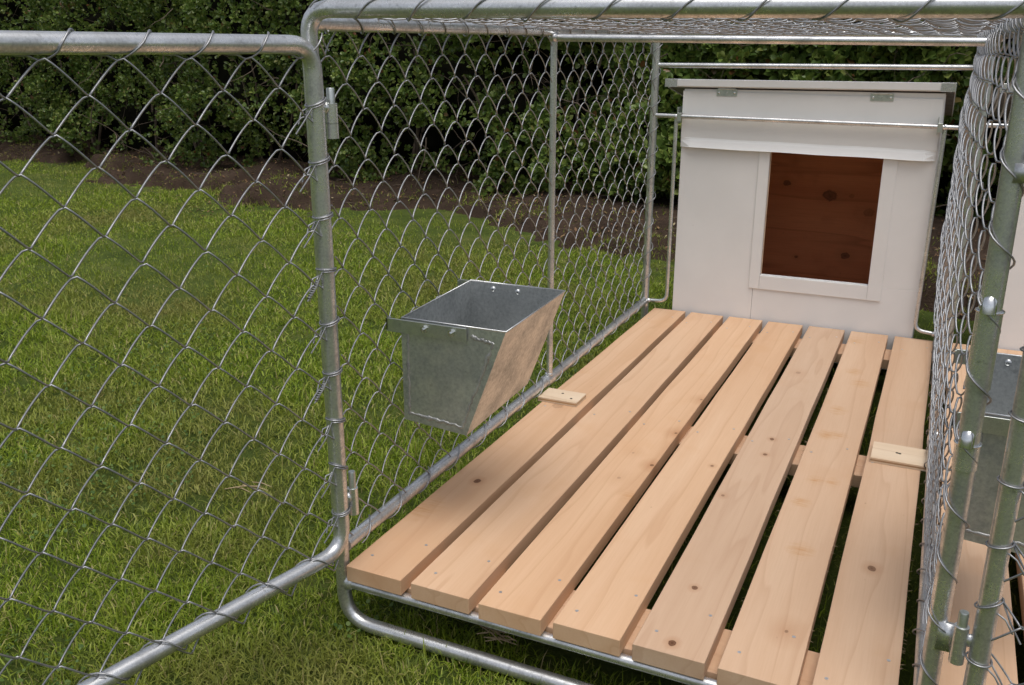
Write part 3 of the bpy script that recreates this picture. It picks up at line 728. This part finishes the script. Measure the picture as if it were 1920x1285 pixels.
def splinters(plank, w, L, th, side, n, seed, y0=0.0, y1=None):
    rs = random.Random(seed); b = MB()
    for k in range(n):
        y = rs.uniform(y0, y1 or L); z = th - rs.uniform(0, .012); x = side * w / 2; l = rs.uniform(.003, .012)
        a = rs.uniform(-1.2, 1.2); dv = Vector((side * math.cos(a), math.sin(a), rs.uniform(-.5, .4)))
        p = Vector((x - side * .001, y, z)); b.tube([p, p + dv * l * .5, p + dv * l + Vector((0, rs.uniform(-.003, .003), rs.uniform(-.002, .002)))], [.0006, .0005, .0002], 4)
    o = b.build('splinters', M['straw'], plank); o['kind'] = 'stuff'
def floor(x0, n, mat, label, seed, cleats):
    f = empty('wooden_floor', None, (x0 + .55, 0, 0)); tag(f, label, 'wooden floor', 'wooden plank floors of the kennel')
    rs = random.Random(seed); w, gap, th, L = .140, .025, .038, 2.3488
    for i in range(n):
        xc = x0 + i * (w + gap) + w / 2; fy = -.0163 + (0, .001, -.004, .001, .002, 0, -.001)[i % 7]
        pb = plank_mesh(L + rs.uniform(-.002, .002) - (fy + .0163), w, th, seed + i)
        p = pb.build('plank', M[mat], f, False, .0011, (xc - x0 - .55, fy, ZB - th))
        for (yy, dx) in ((.06, -.044), (.155, .046), (1.06, -.05), (1.13, .045), (2.18, -.04), (2.235, .045)):
            o = link('nail', NAIL, p, (dx + rs.uniform(-.006, .006), yy + rs.uniform(-.006, .006), th))
        if mat == 'plank':
            if i in (4, 5, 6): splinters(p, w, L, th, 1, 36 if i == 6 else 22, 50 + i, .0, 1.1 if i == 6 else 1.6)
            if i in (5,): splinters(p, w, L, th, -1, 14, 90 + i, .0, 1.5)
    for (y0, y1) in ((.018, .166), (1.03, 1.175), (2.13, 2.268)):
        bt = MB(); bt.box(-.545, .545 + .03, y0, y1, ZB - th - .0385, ZB - th - .0005); bt.build('batten', M['batten'], f, False, .0015)
    for (cx0, cx1, cy0, cy1, sc) in cleats:
        c = empty('plywood_cleat', f, (cx0 - x0 - .55, cy0, ZB)); a = MB(); lx, ly = cx1 - cx0, cy1 - cy0
        for k in range(3):
            lay = MB(); lay.box(0 if k != 1 else .0006, lx - (.0006 if k == 1 else 0), 0 if k != 1 else .0006, ly - (.0006 if k == 1 else 0), .0005 + k * .0048, .0005 + (k + 1) * .0048 - .0002)
            lay.build('ply_layer', M['ply_core' if k == 1 else 'ply'], c)
        for (sx, sy) in sc:
            s = MB(); s.tube([(0, 0, -.002), (0, 0, .0004)], .0042, 9); s.build('screw', M['hole'], c, loc=(sx, sy, .0150))
    return f
floor(.0032, 7, 'plank', 'seven bare pine planks flooring the kennel run with the open left gate', 21,
      [(-.012, .121, 1.078, 1.170, ((.062, .062), (.104, .030))), (1.005, 1.150, 1.045, 1.165, ((.065, .062), (.072, .060)))])
floor(1.189, 7, 'plank_b', 'bare pine planks beyond the divider post, under the right hand feeder', 37, [])

# ================================================================== THE METAL FEEDERS
def feeder(loc, label):
    f = empty('metal_feeder', None, loc); tag(f, label, 'feeder', 'galvanised feeders hung on the mesh')
    y1 = .338; xt, xb, hb = .262, .163, .245; th = .0022
    b = MB()
    def plate(pts, nrm):
        n = Vector(nrm).normalized() * th; k = len(b.v); m_ = len(pts)
        b.v += [tuple(p) for p in pts] + [tuple(Vector(p) + n) for p in pts]
        b.f.append(tuple(range(k, k + m_))); b.f.append(tuple(reversed(range(k + m_, k + 2 * m_))))
        for i in range(m_): b.f.append((k + i, k + (i + 1) % m_, k + m_ + (i + 1) % m_, k + m_ + i))
        b.mi += [0] * (m_ + 2)
    T0, T1, B0, B1 = (0, 0), (xt, 0), (0, -hb), (xb, -hb - .012)
    plate([(0, 0, 0), (0, 0, -hb), (xb, 0, -hb - .012), (xt, 0, 0)], (0, 1, 0))                    # near end
    plate([(0, y1, .012), (xt, y1, .012), (xb, y1, -hb), (0, y1, -hb)], (0, -1, 0))                 # far end
    plate([(0, th, 0), (0, y1 - th, .012), (0, y1 - th, -hb), (0, th, -hb)], (1, 0, 0))             # back
    plate([(xt, th, 0), (xb, th, -hb - .012), (xb, y1 - th, -hb), (xt, y1 - th, .012)], (-1, 0, .4)) # sloping front
    plate([(.003, th, -hb), (.003, y1 - th, -hb), (xb, y1 - th, -hb), (xb, th, -hb - .010)], (0, 0, 1))
    b.build('trough', M['sheet'], f)
    # rolled rim
    r = MB(); r.tube([(.002, .001, .001), (xt, .001, .001), (xt, y1 - .001, .013), (.002, y1 - .001, .013)], .0022, 6, True); smooth_sides(r.build('rim', M['tube'], f).data)
    # sealant beads along the inside edges of the near face
    rs = random.Random(4)
    def bead(p, q, inset):
        s = MB(); n = 26; pts = []; rad = []
        for i in range(n + 1):
            t = i / n; v = Vector(p) * (1 - t) + Vector(q) * t + Vector((rs.gauss(0, .0012), -.0002, rs.gauss(0, .0012))); pts.append(v); rad.append(abs(rs.gauss(.0024, .0011)) + .0012)
        s.tube(pts, rad, 6); o = s.build('seam_bead', M['seam'], f, True); o.scale.y = .35
    bead((.016, 0, -.035), (.014, 0, -hb + .018), 0); bead((.014, 0, -hb + .018), (xb - .012, 0, -hb + .006), 0); bead((xb - .012, 0, -hb + .006), (xt - .030, 0, -.030), 0); bead((xt - .030, 0, -.030), (xt - .085, 0, -.020), 0)
    # hanging straps with bolts
    for (yy, zz, flip) in ((-.0066, -.002, 1), (y1 + .0066, .009, -1)):
        s = MB(); s.box(-.034, .170, yy - .0022, yy + .0022, zz - .030, zz + .001); s.box(-.034, -.030, yy - .0022 - .012 * (flip < 0), yy + .0022 + .012 * (flip > 0), zz - .026, zz + .001)
        s.build('hanging_strap', M['hinge'], f, False, .0004)
        for xx in (.066, .135):
            o = MB(); o.tube([(xx, yy - .014 * flip, zz - .012), (xx, yy - .002 * flip, zz - .012)], .0034, 8)
            o.tube([(xx, yy - .0072 * flip, zz - .013), (xx, yy - .0022 * flip, zz - .013)], .0088, 6)
            o.build('nut', M['bolt'], f)
            h_ = MB(); yi = (th if flip > 0 else y1 - th); h_.blob((xx, yi + .0015 * flip, zz - .012), .0072, 1, 2, (1, .45, 1), 0); h_.build('bolt_head', M['bolt'], f, True)
    return f
feeder((.022, .217, .681), 'galvanised metal feeder trough hung on the left chain link panel')
feeder((1.190, .217, .655), 'galvanised metal feeder trough behind the divider post at the right edge')

# ================================================================== THE DOG HOUSES
def house(ox, label, full):
    f = empty('dog_house', None, (ox, D + .02, 0)); tag(f, label, 'dog house', 'white painted dog houses')
    x0, x1, zt, dp, zf = .080, 1.056, 1.105, .60, .02
    dx0, dx1, dz0, dz1 = .445, .870, .361, .900
    P_, y0 = M['paint'], 0.0
    def part(name, x_0, x_1, y_0, y_1, z_0, z_1, mat=P_, bev=.001):
        b = MB(); b.box(x_0, x_1, y_0, y_1, z_0, z_1); return b.build(name, mat, f, False, bev)
    th = .014
    part('front_board', x0, .4195, y0, th, zf, .985); part('front_board', .4205, dx0, y0, th, dz0 - .0020, .985); part('front_board', .4205, x1 - .0005, y0, th, zf + .0015, dz0 - .0022)
    part('front_board', dx1, x1, y0, th, dz0 - .0021, .985); part('front_board', x0 + .001, x1 - .001, y0 + .0006, th, .9855, zt)
    for s in (x0, x1 - .018):
        b = MB(); b.prism([(th + .0005, zf), (dp, zf), (dp, zt - .17), (th + .0005, zt - .006)], s, s + .018); sw = b.build('side_wall', P_, f)
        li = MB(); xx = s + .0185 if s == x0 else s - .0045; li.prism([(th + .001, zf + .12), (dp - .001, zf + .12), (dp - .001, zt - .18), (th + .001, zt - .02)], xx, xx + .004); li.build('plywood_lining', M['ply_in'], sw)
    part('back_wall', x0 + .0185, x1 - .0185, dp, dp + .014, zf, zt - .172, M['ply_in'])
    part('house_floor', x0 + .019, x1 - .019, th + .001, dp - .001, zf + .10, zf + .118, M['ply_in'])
    # opening trim
    part('door_trim', .403, dx0, -.0055, -.0003, dz0 - .058, .89); part('door_trim', dx1, .9215, -.0065, -.0003, dz0 - .058, .89); part('door_trim', dx0 + .0006, dx1 - .0006, -.0060, -.0003, dz0 - .058, dz0)
    part('door_sill', dx0 + .001, dx1 - .001, .0002, .020, dz0 - .0018, dz0 + .0025)
    part('door_jamb', dx0 - .0002, dx0 + .0028, .0146, .022, dz0 + .003, .985, M['ply'])
    # folded sheet over the opening
    b = MB(); n = 24; prof = [(-.0010, 1.098), (-.0016, .912), (-.0042, .906), (-.0075, .9005), (-.0180, .8765), (-.0196, .8735)]
    for i in range(n + 1):
        t = i / n; x = x0 - .002 + (x1 - x0 - .004) * t; k = min(1, min(t, 1 - t) / .035)
        for (yy, zz) in prof: b.v.append((x, yy * (k if zz < .91 else 1) - .0014 - .003 * (1 - k), zz - .013 * t + .0008 * math.sin(t * 19)))
    m_ = len(prof)
    for i in range(n):
        for j in range(m_ - 1): b.f.append((i * m_ + j, i * m_ + j + 1, (i + 1) * m_ + j + 1, (i + 1) * m_ + j)); b.mi.append(0)
    nv = len(b.v); b.v += [(x, y + .0011, z) for (x, y, z) in b.v]; b.f += [tuple(v + nv for v in reversed(q)) for q in list(b.f)]; b.mi += [0] * (len(b.f) - len(b.mi))
    fl = b.build('front_flashing', P_, f)
    for (sx, sz) in ((x0 + .010, 1.086), (x1 - .012, 1.074), (x0 + .008, .900), (x1 - .014, .884)):
        s = MB(); s.tube([(sx, -.0042, sz), (sx, -.0022, sz)], .0034, 9); s.build('screw', M['nail'], fl)
    # lid, falling to the rear
    sl = math.tan(R(11)); lx0, lx1, yb = .002, 1.087, .700; zl = 1.140
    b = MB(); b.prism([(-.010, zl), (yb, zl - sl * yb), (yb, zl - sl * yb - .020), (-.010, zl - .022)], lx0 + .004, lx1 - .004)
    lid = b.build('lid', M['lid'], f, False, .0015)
    b = MB(); b.prism([(-.018, zl + .002), (-.010, zl + .0035), (.012, zl - .002), (.012, zl - .0045), (-.0105, zl - .001), (-.0105, zl - .0235), (.006, zl - .027), (.006, zl - .0295), (-.0125, zl - .0275), (-.018, zl - .024)], lx0 + .050, lx1 - .050)
    b.build('lid_edging', P_, lid, False, .0006)
    for s in (lx0, lx1 - .052):
        b = MB(); b.box(s, s + .052, -.0195, .03, zl - .0285, zl + .0035); o = b.build('corner_cap', M['tube'], lid, False, .0012)
    for s in (lx0 + .0005, lx1 - .004):
        b = MB(); b.prism([(.031, zl - .0065), (yb + .004, zl - sl * yb + .002), (yb + .004, zl - sl * yb - .024), (.031, zl - .033)], s, s + .0035); b.build('lid_edging', P_, lid)
    for hx in (.255, .838):
        b = MB(); b.box(hx - .041, hx + .041, -.0046, -.0028, zt - .026 - .006 * (hx > .5), zt + .002 - .006 * (hx > .5)); h_ = b.build('hinge', M['hinge'], f, False, .0005)
        b = MB(); b.tube([(hx - .034, -.0052, zt + .002 - .006 * (hx > .5)), (hx + .034, -.0052, zt + .002 - .006 * (hx > .5))], .0036, 8); b.build('hinge_knuckle', M['hinge'], h_, True)
        for q in (-.031, 0.0, .031):
            b = MB(); b.blob((hx + q, -.0052, zt - .013 - .006 * (hx > .5)), .0045 if q else .0022, 1, 2, (1, .5, 1), 0); b.build('screw', M['bolt'], h_, True)
    for (hx, hz) in ((x0 - .004, .998), (x1 - .002, .988)):
        b = MB(); b.box(hx - .010, hx + .006, -.036, .012, hz + .0100, hz + .0125); b.box(hx - .010, hx + .006, -.038, -.0355, hz - .020, hz + .0125); b.box(hx - .012, hx - .0095, -.034, .03, hz - .03, hz + .035)
        b.build('hanging_bracket', M['hinge'], f, False, .0004)
    return f
house(0, 'white dog house with square opening behind the far end of the plank floor', True)
house(1.222, 'white dog house at the right edge, behind the second feeder', False)
